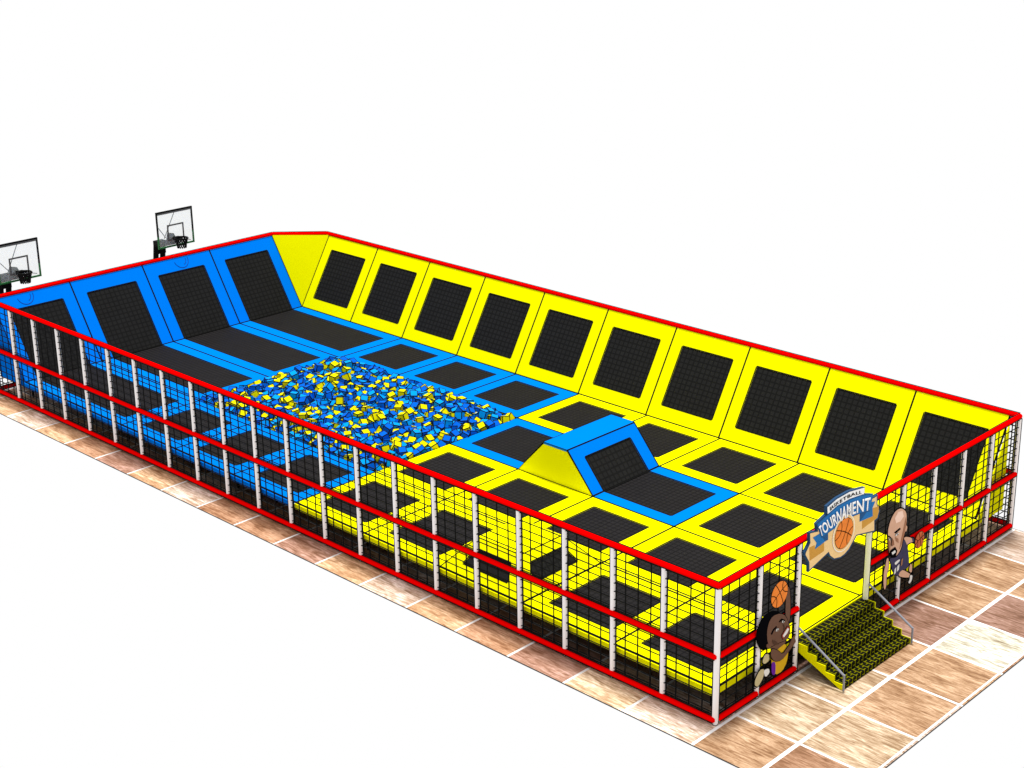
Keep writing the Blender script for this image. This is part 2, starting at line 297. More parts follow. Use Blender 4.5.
for k, ins, lab in ((2, (.4/TY, INS, 0, INS), 'blue padded floor trampoline in front of the blue mound, towards the entrance'), (4, (0, INS, .4/TY, INS), 'blue padded floor trampoline between the blue mound and the foam pit')):
    q = quad(2, k); c = (Vector(q[0])+Vector(q[2]))/2; c.z = .56
    t = thing('trampoline', lab, 'trampoline', c, 'blue trampolines either side of the mound'); padded(t, *q, ins, BLU, JMP)

# blue mound with yellow ends
x0, x1, y0, y1 = X0+2*TX, X0+3*TX, Y0+3*TY, Y0+4*TY; yt0, yt1, zt = 8.03, 8.77, 1.53
t = thing('jump_mound', 'blue topped trapezoid mound with yellow ends and a mat on its slope', 'mound', ((x0+x1)/2, (y0+y1)/2, .56))
mi = (0, INS, .26, INS)
padded(t, (x0, y0, ZD), (x1, y0, ZD), (x1, yt0, zt), (x0, yt0, zt), mi, BLD, JMX, pad_name='slope_pad', gap=.008)
padded(t, (x1, y1, ZD), (x0, y1, ZD), (x0, yt1, zt), (x1, yt1, zt), mi, BLD, JMX, pad_name='slope_pad', gap=.008)
b = MB(); b.prism([(x0-.006, yt0+.012, zt+.002), (x1+.006, yt0+.012, zt+.002), (x1+.006, yt1-.012, zt+.002), (x0-.006, yt1-.012, zt+.002)], (0, 0, 1), .05); b.build('top_pad', BLU, t)
for s, x in ((-1, x0), (1, x1)):
    b = MB(); e = .003
    b.prism([(x, y0+e*2, ZD+.002), (x, yt0+e, zt-.049), (x, yt1-e, zt-.049), (x, y1-2*e, ZD+.002)], (s, 0, 0), .05); b.build('end_pad', YEL, t)
b = MB()
for p, q in (((x0, y0, ZD), (x0, yt0, zt)), ((x0, yt0, zt), (x0, yt1, zt)), ((x0, yt1, zt), (x0, y1, ZD)), ((x0, yt0, zt), (x1, yt0, zt)), ((x1, yt0, zt), (x1, y0, ZD)), ((x1, yt0, zt), (x1, yt1, zt)), ((x0, yt1, zt), (x1, yt1, zt)), ((x0, y0, ZD), (x1, y0, ZD)), ((x0, y0, ZD), (x0, y1, ZD)), ((x1, yt1, zt), (x1, y1, ZD))):
    b.tube(p, q, .008, 6)
b.build('piping', BLK, t)

# yellow truncated pyramid in the row next to the long fence
q = [Vector(p) for p in quad(0, 2)]; c = (q[0]+q[2])/2; zt = 1.27; r = .58
T4 = [Vector((p.x+(r if p.x < c.x else -r), p.y+(r if p.y < c.y else -r), zt)) for p in q]
t = thing('pyramid_trampoline', 'yellow truncated pyramid with black mats on its faces, behind the long net fence', 'mound', (c.x, c.y, .56))
for i in range(4):
    j = (i+1) % 4
    padded(t, q[i], q[j], T4[j], T4[i], (.30, .185, .27, .185), YEL, JMX, pad_name='slope_pad', gap=.006)
b = MB(); b.prism(T4, (0, 0, 1), .05); b.build('top_pad', YEL, t)

# ---------------------------------------------------------------- sloping walls
wb = None
names = ['beside the long net fence', 'second from the long net fence', 'third from the long net fence', 'next to the yellow corner']
for i in range(4):
    x0, x1 = X0+i*TX, X0+(i+1)*TX
    t = thing('wall_trampoline', 'blue sloping wall panel with black mat, '+names[i], 'wall trampoline', ((x0+x1)/2, YE, .56), 'blue sloping wall panels')
    padded(t, (x0, YE, ZD), (x1, YE, ZD), (x1, WY, ZT), (x0, WY, ZT), (0, INS, .18, INS), BLD, JMX, gap=.003)
    if i in (0, 2):   # faint dark blue ring on the top of the pad, below each basketball hoop
        b = MB(); cx = 1.05 if i == 0 else 6.12
        Nn = Vector((0, -(ZT-ZD), WY-YE)).normalized()
        def S(u, v): w = lerp((cx, YE, ZD), (cx, WY, ZT), .955+v); w.x += u; return w+Nn*.002
        nn = 28
        for rr in (.24, .16):
            for a in range(nn):
                a0, a1 = [math.pi*(1.05+.95*z/nn*1.05) for z in (a, a+1)]
                if rr < .2 and a < nn*.55: continue
                b.tube(S(rr*math.cos(a0), rr*.42*math.sin(a0)), S(rr*math.cos(a1), rr*.42*math.sin(a1)), .009, 4)
        b.build('ring_mark', mat('dark_blue_line', (0, .03, .25)), t)
    if i == 0:
        b = MB(); b.prism([(X0, YE, ZD), (X0, WY, ZT), (X0, WY, .48), (X0, YE, .48)], (-1, 0, 0), .04); b.build('end_cheek', BLD, t)
    if i == 3: pass
ynames = ['tenth and farthest', 'ninth', 'eighth', 'seventh', 'sixth', 'fifth', 'fourth', 'third', 'second', 'first and nearest']
for k in range(10):
    y0, y1 = [.205+2.3625*q_ for q_ in (k, k+1)]
    nm = ynames[9-k]
    t = thing('wall_trampoline', 'yellow sloping wall panel with black mat, %s from the entrance end' % nm, 'wall trampoline', (XE, (y0+y1)/2, .56), 'yellow sloping wall panels')
    padded(t, (XE, y1, ZD), (XE, y0, ZD), (WX, y0, ZT), (WX, y1, ZT), (.157, .158, .185, .158), YEL, JMY, gap=.003)
    if k == 0:
        b = MB(); b.prism([(XE, Y0, ZD), (WX-.12, Y0, ZT-.2), (WX-.12, Y0, .50), (XE, Y0, .50)], (0, -1, 0), .04); b.build('end_cheek', YEL, t)
t = thing('corner_pad', 'plain yellow triangular pad filling the far corner between blue and yellow walls', 'pad', (XE, YE, .56))
b = MB(); Nn = (Vector((WX, YE, ZT))-Vector((XE, YE, ZD))).cross(Vector((XE, WY, ZT))-Vector((XE, YE, ZD)))
b.prism([(XE+.005, YE+.005, ZD), (WX, YE+.012, ZT), (XE+.012, WY, ZT)], Nn if Nn.x < 0 else -Nn, .04); b.build('pad', YEL, t)
b = MB(); b.tube((XE, YE, ZD), (WX, YE, ZT), .009, 6); b.tube((XE, YE, ZD), (XE, WY, ZT), .009, 6); b.build('piping', BLK, t)

# ---------------------------------------------------------------- foam pit
t = thing('foam_pit', 'sunken dark lined pit in the blue trampolines, filled with foam cubes', 'foam pit', ((xp0+xp1)/2, (yp0+yp1)/2, .02))
b = MB(); b.box((xp0, yp0, .02), (xp1, yp1, .06)); b.build('pit_floor', DRK, t)
for a, c in (((xp0, yp0, .06), (xp0+.03, yp1, .585)), ((xp1-.03, yp0, .06), (xp1, yp1, .585)), ((xp0+.03, yp0, .06), (xp1-.03, yp0+.03, .585)), ((xp0+.03, yp1-.03, .06), (xp1-.03, yp1, .585))):
    b = MB(); b.box(a, c); b.build('pit_wall', DRK, t)
def cube_geo(s):
    vs, fs, ms = [], [], []
    for ax in range(3):
        for sg in (-1, 1):
            u, w = [(0, 1, 0), (0, 0, 1)] if ax == 0 else ([(0, 0, 1), (1, 0, 0)] if ax == 1 else [(1, 0, 0), (0, 1, 0)])
            u, w = Vector(u), Vector(w); n = u.cross(w)*sg
            if sg < 0: u, w = w, u
            h = s/2; g = h-.0195
            o = [n*h+u*a*h+w*c_*h for a, c_ in ((-1, -1), (1, -1), (1, 1), (-1, 1))]
            i = [n*(h+.0)+u*a*g+w*c_*g for a, c_ in ((-1, -1), (1, -1), (1, 1), (-1, 1))]
            k = len(vs); vs += o+i
            fs.append((k+4, k+5, k+6, k+7)); ms.append(0)
            for e in range(4): f = (e+1) % 4; fs.append((k+e, k+f, k+4+f, k+4+e)); ms.append(1)
    return vs, fs, ms
CV, CF, CM = cube_geo(.205)
cubes = []
rnd = random.Random(11)
def heap(x, y):
    dx = min(x-xp0, xp1-x); dy = min(y-yp0, yp1-y); e = min(dx, dy)
    return .57+.06*min(1, max(0, e)/.5)
st = .208
nx, ny = int((xp1-xp0)/st), int((yp1-yp0)/st)
for layer in range(3):
    for a in range(nx+1):
        for c in range(ny+1):
            x = xp0+(a+.5)*(xp1-xp0)/(nx+1)+rnd.uniform(-.055, .055); y = yp0+(c+.5)*(yp1-yp0)/(ny+1)+rnd.uniform(-.055, .055)
            if layer == 2 and (rnd.random() > .10 or min(x-xp0, xp1-x, y-yp0, yp1-y) < .4): continue
            z = heap(x, y)-.14*(1-layer)+rnd.uniform(-.05, .05)-(.02 if layer == 2 else 0)
            x = min(max(x, xp0+.10), xp1-.10); y = min(max(y, yp0+.10), yp1-.10)
            cubes.append((x, y, z, layer, (a*.7549+c*.5698+layer*.41) % 1))
CN = ['light blue', 'blue', 'yellow']; CMAT = [FCC, FCB, FCY]; cme = []
for n, m in zip(CN, CMAT):
    me = bpy.data.meshes.new('foam_cube'); me.from_pydata(CV, [], CF); me.materials.append(m); me.materials.append(BLK); me.polygons.foreach_set('material_index', CM); me.update(); cme.append(me)
camp = Vector((-19.27, -14.45, 15.1))
cubes.sort(key=lambda c: (0 if c[3] else 1, (Vector(c[:3])-camp).length))
rest = MB()
for n, (x, y, z, L, h8) in enumerate(cubes):
    k = (2 if h8 < .30 else (0 if h8 < .60 else 1)) if rnd.random() < .75 else rnd.randrange(3)
    R = Matrix.Rotation(rnd.uniform(0, 6.28), 4, 'Z') @ Matrix.Rotation(rnd.uniform(-.55, .55), 4, 'X') @ Matrix.Rotation(rnd.uniform(-.55, .55), 4, 'Y')
    if n < 300:
        o = bpy.data.objects.new('foam_cube', cme[k]); COL.objects.link(o); o.location = (x, y, z); o.rotation_euler = R.to_euler()
        o['label'] = '%s foam cube lying among the others in the near half of the foam pit' % CN[k]; o['category'] = 'foam cube'; o['group'] = '%s foam cubes in the pit' % CN[k]
    else:
        kk = len(rest.v); rest.v += [R @ v+Vector((x, y, z)) for v in CV]
        rest.f += [tuple(kk+i for i in f) for f in CF]; rest.m += [3 if mm else k for mm in CM]
o = rest.build('foam_cubes', [FCC, FCB, FCY, BLK]); o['kind'] = 'stuff'; o['label'] = 'mass of blue and yellow foam cubes filling the far part of the pit'; o['category'] = 'foam cubes'; ORG['foam_cubes'] = Vector((0, 0, 0))

# ---------------------------------------------------------------- net fences round the park
RP, RR = .056, .050
ZM, ZB, ZTOP = 1.36, .11, 2.725
VIEW = Vector((fw.x, fw.y, 0)).normalized(); SIDE = Vector((VIEW.y, -VIEW.x, 0))
def post(parent, x, y, z0=.035, z1=2.66, m=WHT):
    b = MB(); b.tube((x, y, z0), (x, y, z1), RP, 14)
    v = Vector((x+19.271, y+14.4485)).normalized(); SIDE = Vector((v.y, -v.x))      # black outline cords, set on the post's silhouette from the camera
    for s in (-1, 1): b.tube((x+SIDE.x*s*(RP+.004), y+SIDE.y*s*(RP+.004), z0), (x+SIDE.x*s*(RP+.004), y+SIDE.y*s*(RP+.004), z1), .0115, 6, 1)
    o = b.build('post', [m, BLK], parent)
    zb = 0 if z0 < .1 else z0-.03; f = MB(); f.tube((x, y, zb), (x, y, z0), RP*.8, 12, 0); f.tube((x, y, zb), (x, y, zb+.008), RP*.95, 12, 1); f.build('foot', [WHT, BLK], o)
    return o
def rail(parent, a, c, r=RR, dome=True):
    a, c = Vector(a), Vector(c); b = MB(); b.tube(a, c, r, 14)
    d = (c-a).normalized()
    if dome:
        for e, s in ((a, -1), (c, 1)):
            b.tube(e, e+d*s*.022, r*.97, 12, 0, True, r*.6)
    w = d.cross(Vector((0, 0, 1))).normalized()
    vd = (a+c)/2-Vector((-19.271, -14.4485, 15.0973)); vd = vd - d*vd.dot(d); vd.normalize(); sd_ = d.cross(vd)       # black outline cords added along the rail's silhouette as the camera sees it
    for s in (-1, 1): b.tube(a+sd_*s*(r+.005), c+sd_*s*(r+.005), .015, 6, 1)
    return b.build('rail', [RED, BLK], parent)
CELLZ = .166
def net_bay(parent, p, q, zlo, zhi, out):
    """rope net between two posts; ropes lashed round the posts"""
    p, q = Vector(p), Vector(q); d = (q-p).normalized(); L = (q-p).length; b = MB(); r = .0135
    n = max(1, round(L/.29))
    for k in range(1, n) if n > 1 else ():
        x = p+d*(L*k/n); b.tube((x.x, x.y, zlo), (x.x, x.y, zhi), r, 4)
    for e in (p+d*.075, q-d*.075): b.tube((e.x, e.y, zlo), (e.x, e.y, zhi), r, 4)
    z = zlo+CELLZ*.35
    while z < zhi-.02:
        b.tube((p.x, p.y, z), (q.x, q.y, z), r, 4)
        for e, s in ((p, 1), (q, -1)):      # lashing
            c0 = e+d*s*(RP-.012)+out*(RP*.55); b.tube((c0.x, c0.y, z), (c0.x+d.x*s*.03-out.x*.02, c0.y+d.y*s*.03-out.y*.02, z), .011, 4)
        z += CELLZ
    for zz in (zlo+.012, zhi-.012): b.tube((p.x, p.y, zz), (q.x, q.y, zz), r, 4)
    return b.build('net', NET, parent)

# long side, x = 0
fa = thing('net_fence', 'long net fence with white posts and red rails along the near left side', 'fence', (0, LY/2, 0))
for k in range(22):
    if k: post(fa, 0, k*M)
for k in range(21):
    y0, y1 = k*M, (k+1)*M
    net_bay(fa, (0, y0, 0), (0, y1, 0), ZB+.05, ZM-.05, Vector((-1, 0, 0))); net_bay(fa, (0, y0, 0), (0, y1, 0), ZM+.05, ZTOP-.05, Vector((-1, 0, 0)))
xr = -.055
rail(fa, (xr, -.01, ZM), (xr, LY, ZM)); rail(fa, (xr, -.01, ZB), (xr, LY, ZB)); rail(fa, (-.02, -.02, ZTOP), (-.02, LY, ZTOP), .052)
# short side, y = 0, with the entrance between 2.4 and 4.8
fb = thing('net_fence', 'short net fence with the entrance opening, white posts and red rails on the right side', 'fence', (LX/2, 0, 0))
for k in range(10):
    if k == 3: continue
    post(fb, k*M, 0, .035 if k != 4 else .575, 2.66, WHT if k != 4 else CRM)
for k in range(9):
    if k in (2, 3): continue
    a, c = (k*M, 0, 0), ((k+1)*M, 0, 0)
    net_bay(fb, a, c, ZB+.05, ZM-.05, Vector((0, -1, 0))); net_bay(fb, a, c, ZM+.05, ZTOP-.05, Vector((0, -1, 0)))
    for z in (ZM, ZB): rail(fb, (k*M+.05, -.035, z), ((k+1)*M-.03, -.035, z))
rail(fb, (0, -.02, ZTOP), (LX, -.02, ZTOP), .052)
# red rail ends poking through the corner post
# far long side, x = LX
fc = thing('net_fence', 'far long net fence behind the yellow sloping wall, mostly hidden', 'fence', (LX, LY/2, 0))
for k in range(1, 21): post(fc, LX, k*M)
for k in range(20):
    a, c = (LX, k*M, 0), (LX, (k+1)*M, 0)
    net_bay(fc, a, c, ZB+.05, ZM-.05, Vector((1, 0, 0))); net_bay(fc, a, c, ZM+.05, ZTOP-.05, Vector((1, 0, 0)))
rail(fc, (LX, 0, ZTOP), (LX, 20*M, ZTOP), .052); rail(fc, (LX, 0, ZM), (LX, 20*M, ZM)); rail(fc, (LX, 0, ZB), (LX, 20*M, ZB))
# back side, y = LY, and the cut corner
fd = thing('net_fence', 'back net fence behind the blue sloping wall with one cut corner, mostly hidden', 'fence', (LX/2, LY, 0))
for k in range(1, 9): post(fd, k*M, LY)
for k in range(8):
    a, c = (k*M, LY, 0), ((k+1)*M, LY, 0)
    net_bay(fd, a, c, ZB+.05, ZM-.05, Vector((0, 1, 0))); net_bay(fd, a, c, ZM+.05, ZTOP-.05, Vector((0, 1, 0)))
rail(fd, (0, LY, ZTOP), (8*M, LY, ZTOP), .052); rail(fd, (0, LY, ZM), (8*M, LY, ZM)); rail(fd, (0, LY, ZB), (8*M, LY, ZB))
for z in (ZB, ZM, ZTOP): rail(fd, (8*M, LY, z), (LX, 20*M, z))
net_bay(fd, (8*M, LY, 0), (LX, 20*M, 0), ZB+.05, ZTOP-.05, Vector((.7, .7, 0)))

# ---------------------------------------------------------------- entrance stairs
SX0, SX1 = 2.46, 4.81
st_ = thing('entrance_stairs', 'yellow and black ribbed steps with grey handrails leading up to the entrance', 'stairs', ((SX0+SX1)/2, -.5, 0))
RIB = mat('tread_black', (.006, .006, .004), .7, .02); RBY = mat('tread_yellow', (.18, .18, .0), .6, .0); NS = 5; TDp, RS = .207, .121
for k in range(NS):
    y0 = -1.05+TDp*k; z1 = .11+RS*k; z0 = z1-RS if k else 0
    b = MB(); b.box((SX0+.02, y0, z0), (SX1-.02, y0+TDp+(.0 if k < NS-1 else .085), z1))
    n = 18
    for a in range(n):      # raised ribs running over each tread and down its riser, with cross bars
        x = SX0+.05+(SX1-SX0-.1)*a/(n-1)
        b.box((x-.007, y0-.006, z0+.004), (x+.007, y0, z1+.006), 1)
        b.box((x-.007, y0, z1), (x+.007, y0+TDp-.012+(.09 if k == NS-1 else 0), z1+.006), 1)
        if a < n-1:
            w = (SX1-SX0-.1)/(n-1)
            b.box((x+.007, y0+.012, z1), (x+w*.5, y0+.026, z1+.006), 1)
            b.box((x+w*.5, y0+.085, z1), (x+w-.007, y0+.099, z1+.006), 1)
            b.box((x+.007, y0+.155, z1), (x+w*.5, y0+.169, z1+.006), 1)
            b.box((x+w*.5, y0-.006, z0+.04), (x+w-.007, y0, z0+.054), 1)
    b.build('step', [RIB, RBY], st_)
for x in (SX0, SX1-.018):
    pts = [(x, -1.06, 0)]
    for k in range(NS):
        y0 = -1.06+TDp*k; z1 = .11+RS*k; pts += [(x, y0, z1), (x, y0+TDp, z1)]
    pts += [(x, -.03, .42), (x, -.98, 0)]
    b = MB(); n = len(pts)
    b.poly(pts); b.poly([(p[0]+.018, p[1], p[2]) for p in reversed(pts)])
    for i in range(n):
        j = (i+1) % n; p, q = pts[i], pts[j]; b.poly([q, p, (p[0]+.018, p[1], p[2]), (q[0]+.018, q[1], q[2])])
    bm = bmesh.new(); o = b.build('stringer', YEL, st_); bm.from_mesh(o.data); bmesh.ops.remove_doubles(bm, verts=bm.verts, dist=1e-5); bmesh.ops.triangulate(bm, faces=bm.faces); bm.to_mesh(o.data); bm.free()
for x in (SX0-.03, SX1):
    b = MB(); y1 = -1.08
    b.tube((x, -.06, .93), (x, y1, .33), .023, 8); b.tube((x, y1, .35), (x, y1, .02), .021, 8); b.build('handrail', GRY, st_)

# ---------------------------------------------------------------- flat printed things: sign and two cut-out players
def grow(pts, d):
    n = len(pts); A = sum(pts[i][0]*pts[(i+1) % n][1]-pts[(i+1) % n][0]*pts[i][1] for i in range(n)); s = 1 if A > 0 else -1
    out = []
    for i in range(n):
        p0, p, p2 = Vector(pts[i-1]), Vector(pts[i]), Vector(pts[(i+1) % n])
        e1 = (p-p0).normalized(); e2 = (p2-p).normalized(); n1 = Vector((e1.y, -e1.x))*s; n2 = Vector((e2.y, -e2.x))*s
        w = n1+n2; k = max(.35, 1+n1.dot(n2)); w = w/k
        if w.length > 1.8: w = w.normalized()*1.8
        out.append((p.x+w.x*d, p.y+w.y*d))
    return out
def smooth(pts, it=1):
    for _ in range(it):
        q = []; n = len(pts)
        for i in range(n):
            a, c = pts[i], pts[(i+1) % n]
            q += [(a[0]*.78+c[0]*.22, a[1]*.78+c[1]*.22), (a[0]*.22+c[0]*.78, a[1]*.22+c[1]*.78)]
        pts = q
    return pts
def plate(parent, name, layers, label=None):
    """layers: (pts, y_front, thickness, material index); all in the plane facing the visitor"""
    b = MB(); mats = []
    for pts, y, t, m in layers:
        if m not in mats: mats.append(m)
        b.prism([(x, y, z) for x, z in pts], (0, -1, 0), t, mats.index(m))
    o = b.build(name, mats, parent, label=label)
    return o
def circle(c, r, n=28, a0=0, a1=2*math.pi): return [(c[0]+r*math.cos(a0+(a1-a0)*i/n), c[1]+r*math.sin(a0+(a1-a0)*i/n)) for i in range(n)]
ORA = mat('orange_print', (.80, .22, .03), .6, .1, .25, 9); ORB = mat('brown_ball_print', (.50, .12, .04), .6, .1, .35, 8); INK = mat('black_print', (.003, .003, .004), .8, .0)
def band(pts, w):
    L, R = [], []
    for i, p in enumerate(pts):
        a = Vector(pts[max(0, i-1)]); c = Vector(pts[min(len(pts)-1, i+1)]); d = (c-a).normalized(); n = Vector((-d.y, d.x))*w/2
        L.append((p[0]+n.x, p[1]+n.y)); R.append((p[0]-n.x, p[1]-n.y))
    return [[L[i], L[i+1], R[i+1], R[i]] for i in range(len(pts)-1)]
def ball(parent, c, r, y, m, tilt=0., rim=INK):
    lay = [(circle(c, r+.012), y, .006, rim), (circle(c, r), y-.003, .006, m)]
    def rot(p): return (c[0]+p[0]*math.cos(tilt)-p[1]*math.sin(tilt), c[1]+p[0]*math.sin(tilt)+p[1]*math.cos(tilt))
    for f in (lambda t: (0.10*r*(1-t*t), t*r), lambda t: (t*r, .10*r*(1-t*t)),
              lambda t: (-.95*r+.55*r*(1-t*t)-.02*r, t*r*.78+.0), lambda t: (.97*r-.50*r*(1-t*t), t*r*.75)):
        pts = [rot(f(-1+2*i/10)) for i in range(11)]
        pts = [p for p in pts if math.hypot(p[0]-c[0], p[1]-c[1]) < r*1.01]
        for q in band(pts, .016): lay.append((q, y-.005, .004, INK))
    return plate(parent, 'basketball', lay)
YP = -.115
def skinm(n, c): return mat(n, c, .6, .1, .12, 5)
# player 1
t = thing('player_cutout', 'flat cartoon player in yellow shirt raising a ball, mounted left of the stairs', 'cutout', (1.7, YP, .3))
SK1 = skinm('dark_skin_print', (.13, .065, .042)); GLD = mat('gold_print', (.60, .36, .01), .6, .1, .1, 6); PUR = mat('purple_print', (.12, .01, .30), .6, .1); BEI = mat('beige_print', (.50, .43, .24), .6, .1, .1, 6); PWH = mat('white_print', (.7, .7, .68), .6, .1)
def part(parent, name, keys, D, y, cols, out=.024, sm=1):
    lay = []
    for k, c in zip(keys, cols):
        p = smooth(D[k], sm); lay.append((grow(p, out), y+.004, .01, INK)); lay.append((p, y, .008, c)); y -= .003
    return plate(parent, name, lay)
part(t, 'leg', ['leg'], CUT1, YP+.01, [BEI]); part(t, 'shoe', ['shoe', 'shoe_white'], CUT1, YP+.004, [BEI, PWH])
part(t, 'jersey', ['jersey', 'jersey_stripe'], CUT1, YP, [GLD, PUR], .010)
plate(t, 'neck', [([CUT1['face'][8], CUT1['face'][9], CUT1['ear'][3], CUT1['arm'][1], CUT1['jersey'][1]], YP-.008, .008, SK1)])
part(t, 'raised_arm', ['raised_arm'], CUT1, YP+.004, [SK1])
part(t, 'hair', ['hair'], CUT1, YP-.006, [INK]); part(t, 'face', ['ear', 'face'], CUT1, YP-.012, [SK1, SK1], .014)
part(t, 'face_features', ['brow', 'brow2', 'eye', 'eye2', 'teeth'], CUT1, YP-.022, [INK, INK, PWH, PWH, PWH], .004, 0)
def dots(parent, D, keys, y):
    lay = []
    for k in keys:
        p = D[k]; c = (sum(a for a, _ in p)/len(p), sum(b_ for _, b_ in p)/len(p)); lay.append((circle(c, .014, 10), y, .005, INK))
    plate(parent, 'pupil', lay)
MOU = mat('red_lip_print', (.35, .06, .03), .6, .1); SH1 = mat('dark_skin_shade_print', (.07, .032, .02), .6, .1)
def art(parent, name, ox, oz, shapes, y):
    plate(parent, name, [([(ox+a, oz+c) for a, c in p], y-.002*i, .004, m) for i, (p, m) in enumerate(shapes)])
fx = sum(a for a, _ in CUT1['teeth'])/5; fz = sum(c for _, c in CUT1['teeth'])/5
art(t, 'mouth', fx, fz, [(grow([(a-fx, c-fz) for a, c in CUT1['teeth']], .035), INK), (grow([(a-fx, c-fz) for a, c in CUT1['teeth']], .024), MOU)], YP-.026)
art(t, 'face_lines', fx, fz, [([(-.10, .20), (-.06, .19), (-.02, .10), (-.06, .07), (-.09, .09), (-.05, .11)], SH1), ([(-.42, .02), (-.36, -.10), (-.20, -.16), (-.30, -.05)], SH1)], YP-.025)
dots(t, CUT1, ('eye', 'eye2'), YP-.040)
part(t, 'arm', ['arm', 'hand'], CUT1, YP-.022, [SK1, SK1], .010)
ball(t, (CUT1_BALL[0][0]-.03, CUT1_BALL[0][1]+.02), .25, YP-.004, ORA, .5)
# player 2
t = thing('player_cutout', 'flat cartoon bald player in dark blue shirt dribbling, mounted right of the stairs', 'cutout', (5.9, YP, .4))
SK2 = skinm('tan_skin_print', (.62, .37, .25)); NAV = mat('navy_print', (.035, .035, .085), .6, .1, .3, 9)
part(t, 'leg', ['leg_back', 'leg'], CUT2, YP+.008, [SK2, SK2]); part(t, 'shoe', ['shoe'], CUT2, YP, [PWH])
part(t, 'shoulder', ['shoulder', 'wristband'], CUT2, YP+.006, [SK2, NAV]); part(t, 'arm', ['arm'], CUT2, YP+.006, [SK2])
part(t, 'jersey', ['jersey', 'jersey_mark'], CUT2, YP-.004, [NAV, PWH], .008)
part(t, 'head', ['ear', 'head'], CUT2, YP-.012, [SK2, SK2], .03, 2)
part(t, 'face_features', ['brow', 'brow2', 'eye', 'eye2', 'goatee', 'teeth', 'nose'], CUT2, YP-.022, [INK, INK, PWH, PWH, INK, PWH, mat('nose_shade_print', (.25, .11, .06))], .003, 0)
HL2 = mat('pale_skin_print', (.85, .60, .48), .6, .1); SH2 = mat('skin_shade_print', (.33, .15, .08), .6, .1)
art(t, 'head_shading', 0, 0, [([(5.50, 2.12), (5.62, 2.22), (5.78, 2.19), (5.84, 2.05), (5.72, 1.98), (5.56, 2.0)], HL2),
    ([(5.93, 2.0), (5.96, 1.85), (5.92, 1.68), (5.84, 1.45), (5.76, 1.36), (5.80, 1.55), (5.86, 1.75)], SH2), ([(5.30, 1.72), (5.33, 1.55), (5.37, 1.42), (5.40, 1.55), (5.36, 1.68)], SH2),
    ([(5.56, 1.70), (5.68, 1.62), (5.70, 1.52), (5.60, 1.60)], SH2)], YP-.0205)
nx_, nz_ = [sum(v[i] for v in CUT2['jersey_mark'])/4 for i in (0, 1)]
art(t, 'jersey_marks', nx_, nz_-.10, [([(-.10, -.02), (-.04, .0), (-.05, -.12), (-.11, -.14)], PWH), ([(.0, .01), (.07, .03), (.06, -.09), (-.01, -.11)], PWH), ([(.14, .10), (.19, .12), (.18, -.02), (.13, -.04)], SH2)], YP-.014)
dots(t, CUT2, ('eye', 'eye2'), YP-.046)
ball(t, CUT2_BALL[0], .175, YP-.006, ORB, .3)

# sign
WOD = mat('pale_board_print', (.84, .58, .27), .6, .0, .12, 3, stretch=(1, 1, 5)); OCH = mat('ochre_board_print', (.58, .30, .06), .6, .0, .15, 4); NVY = mat('navy_edge', (.012, .05, .12), .6, .1)
SBL = mat('sign_blue', (.01, .15, .42), .6, .1, .08, 3); SBD = mat('sign_dark_blue', (.01, .08, .22), .6, .1); SGW = mat('sign_white', (.9, .9, .88), .6, .1)
t = thing('entrance_sign', 'arched wooden sign reading BASKETBALL TOURNAMENT above the entrance stairs', 'sign', (3.68, -.12, 1.9))
YS = -.13
plate(t, 'board', [(SIGN['board'], YS, .05, NVY), (SIGN['wood'], YS-.004, .01, WOD)])
plate(t, 'side_block', [(SIGN['left_block'], YS-.007, .006, OCH)]); plate(t, 'side_block', [(SIGN['right_block'], YS-.007, .006, OCH)])
plate(t, 'white_banner', [(grow(SIGN['white_banner'], .02), YS-.006, .01, NVY), (SIGN['white_banner'], YS-.010, .008, SGW)])
plate(t, 'ribbon_tail', [(SIGN['left_tail'], YS-.011, .006, SBL), (SIGN['left_fold'], YS-.013, .004, SBD)])
plate(t, 'ribbon_tail', [(SIGN['right_tail'], YS-.011, .006, SBL), (SIGN['right_fold'], YS-.013, .004, SBD)])
plate(t, 'blue_banner', [(grow(SIGN['blue_banner'], .02), YS-.014, .006, SBD), (SIGN['blue_banner'], YS-.017, .006, SBL)])
bc = SIGN['ball'][0]; bt = ball(t, bc, .30, YS-.022, ORA, -.5); 
hl = plate(t, 'ball_halo', [(circle(bc, .37), YS-.0185, .006, SGW), (circle(bc, .355), YS-.020, .004, WOD)])
def arc_pt(A, u):
    n = len(A)-1; t_ = u*n; i = min(n-1, int(t_)); f = t_-i
    p0, p1, p2, p3 = [Vector(A[max(0, min(n, i+d))]) for d in (-1, 0, 1, 2)]
    return .5*((2*p1)+(p2-p0)*f+(2*p0-5*p1+4*p2-p3)*f*f+(3*p1-p0-3*p2+p3)*f**3)
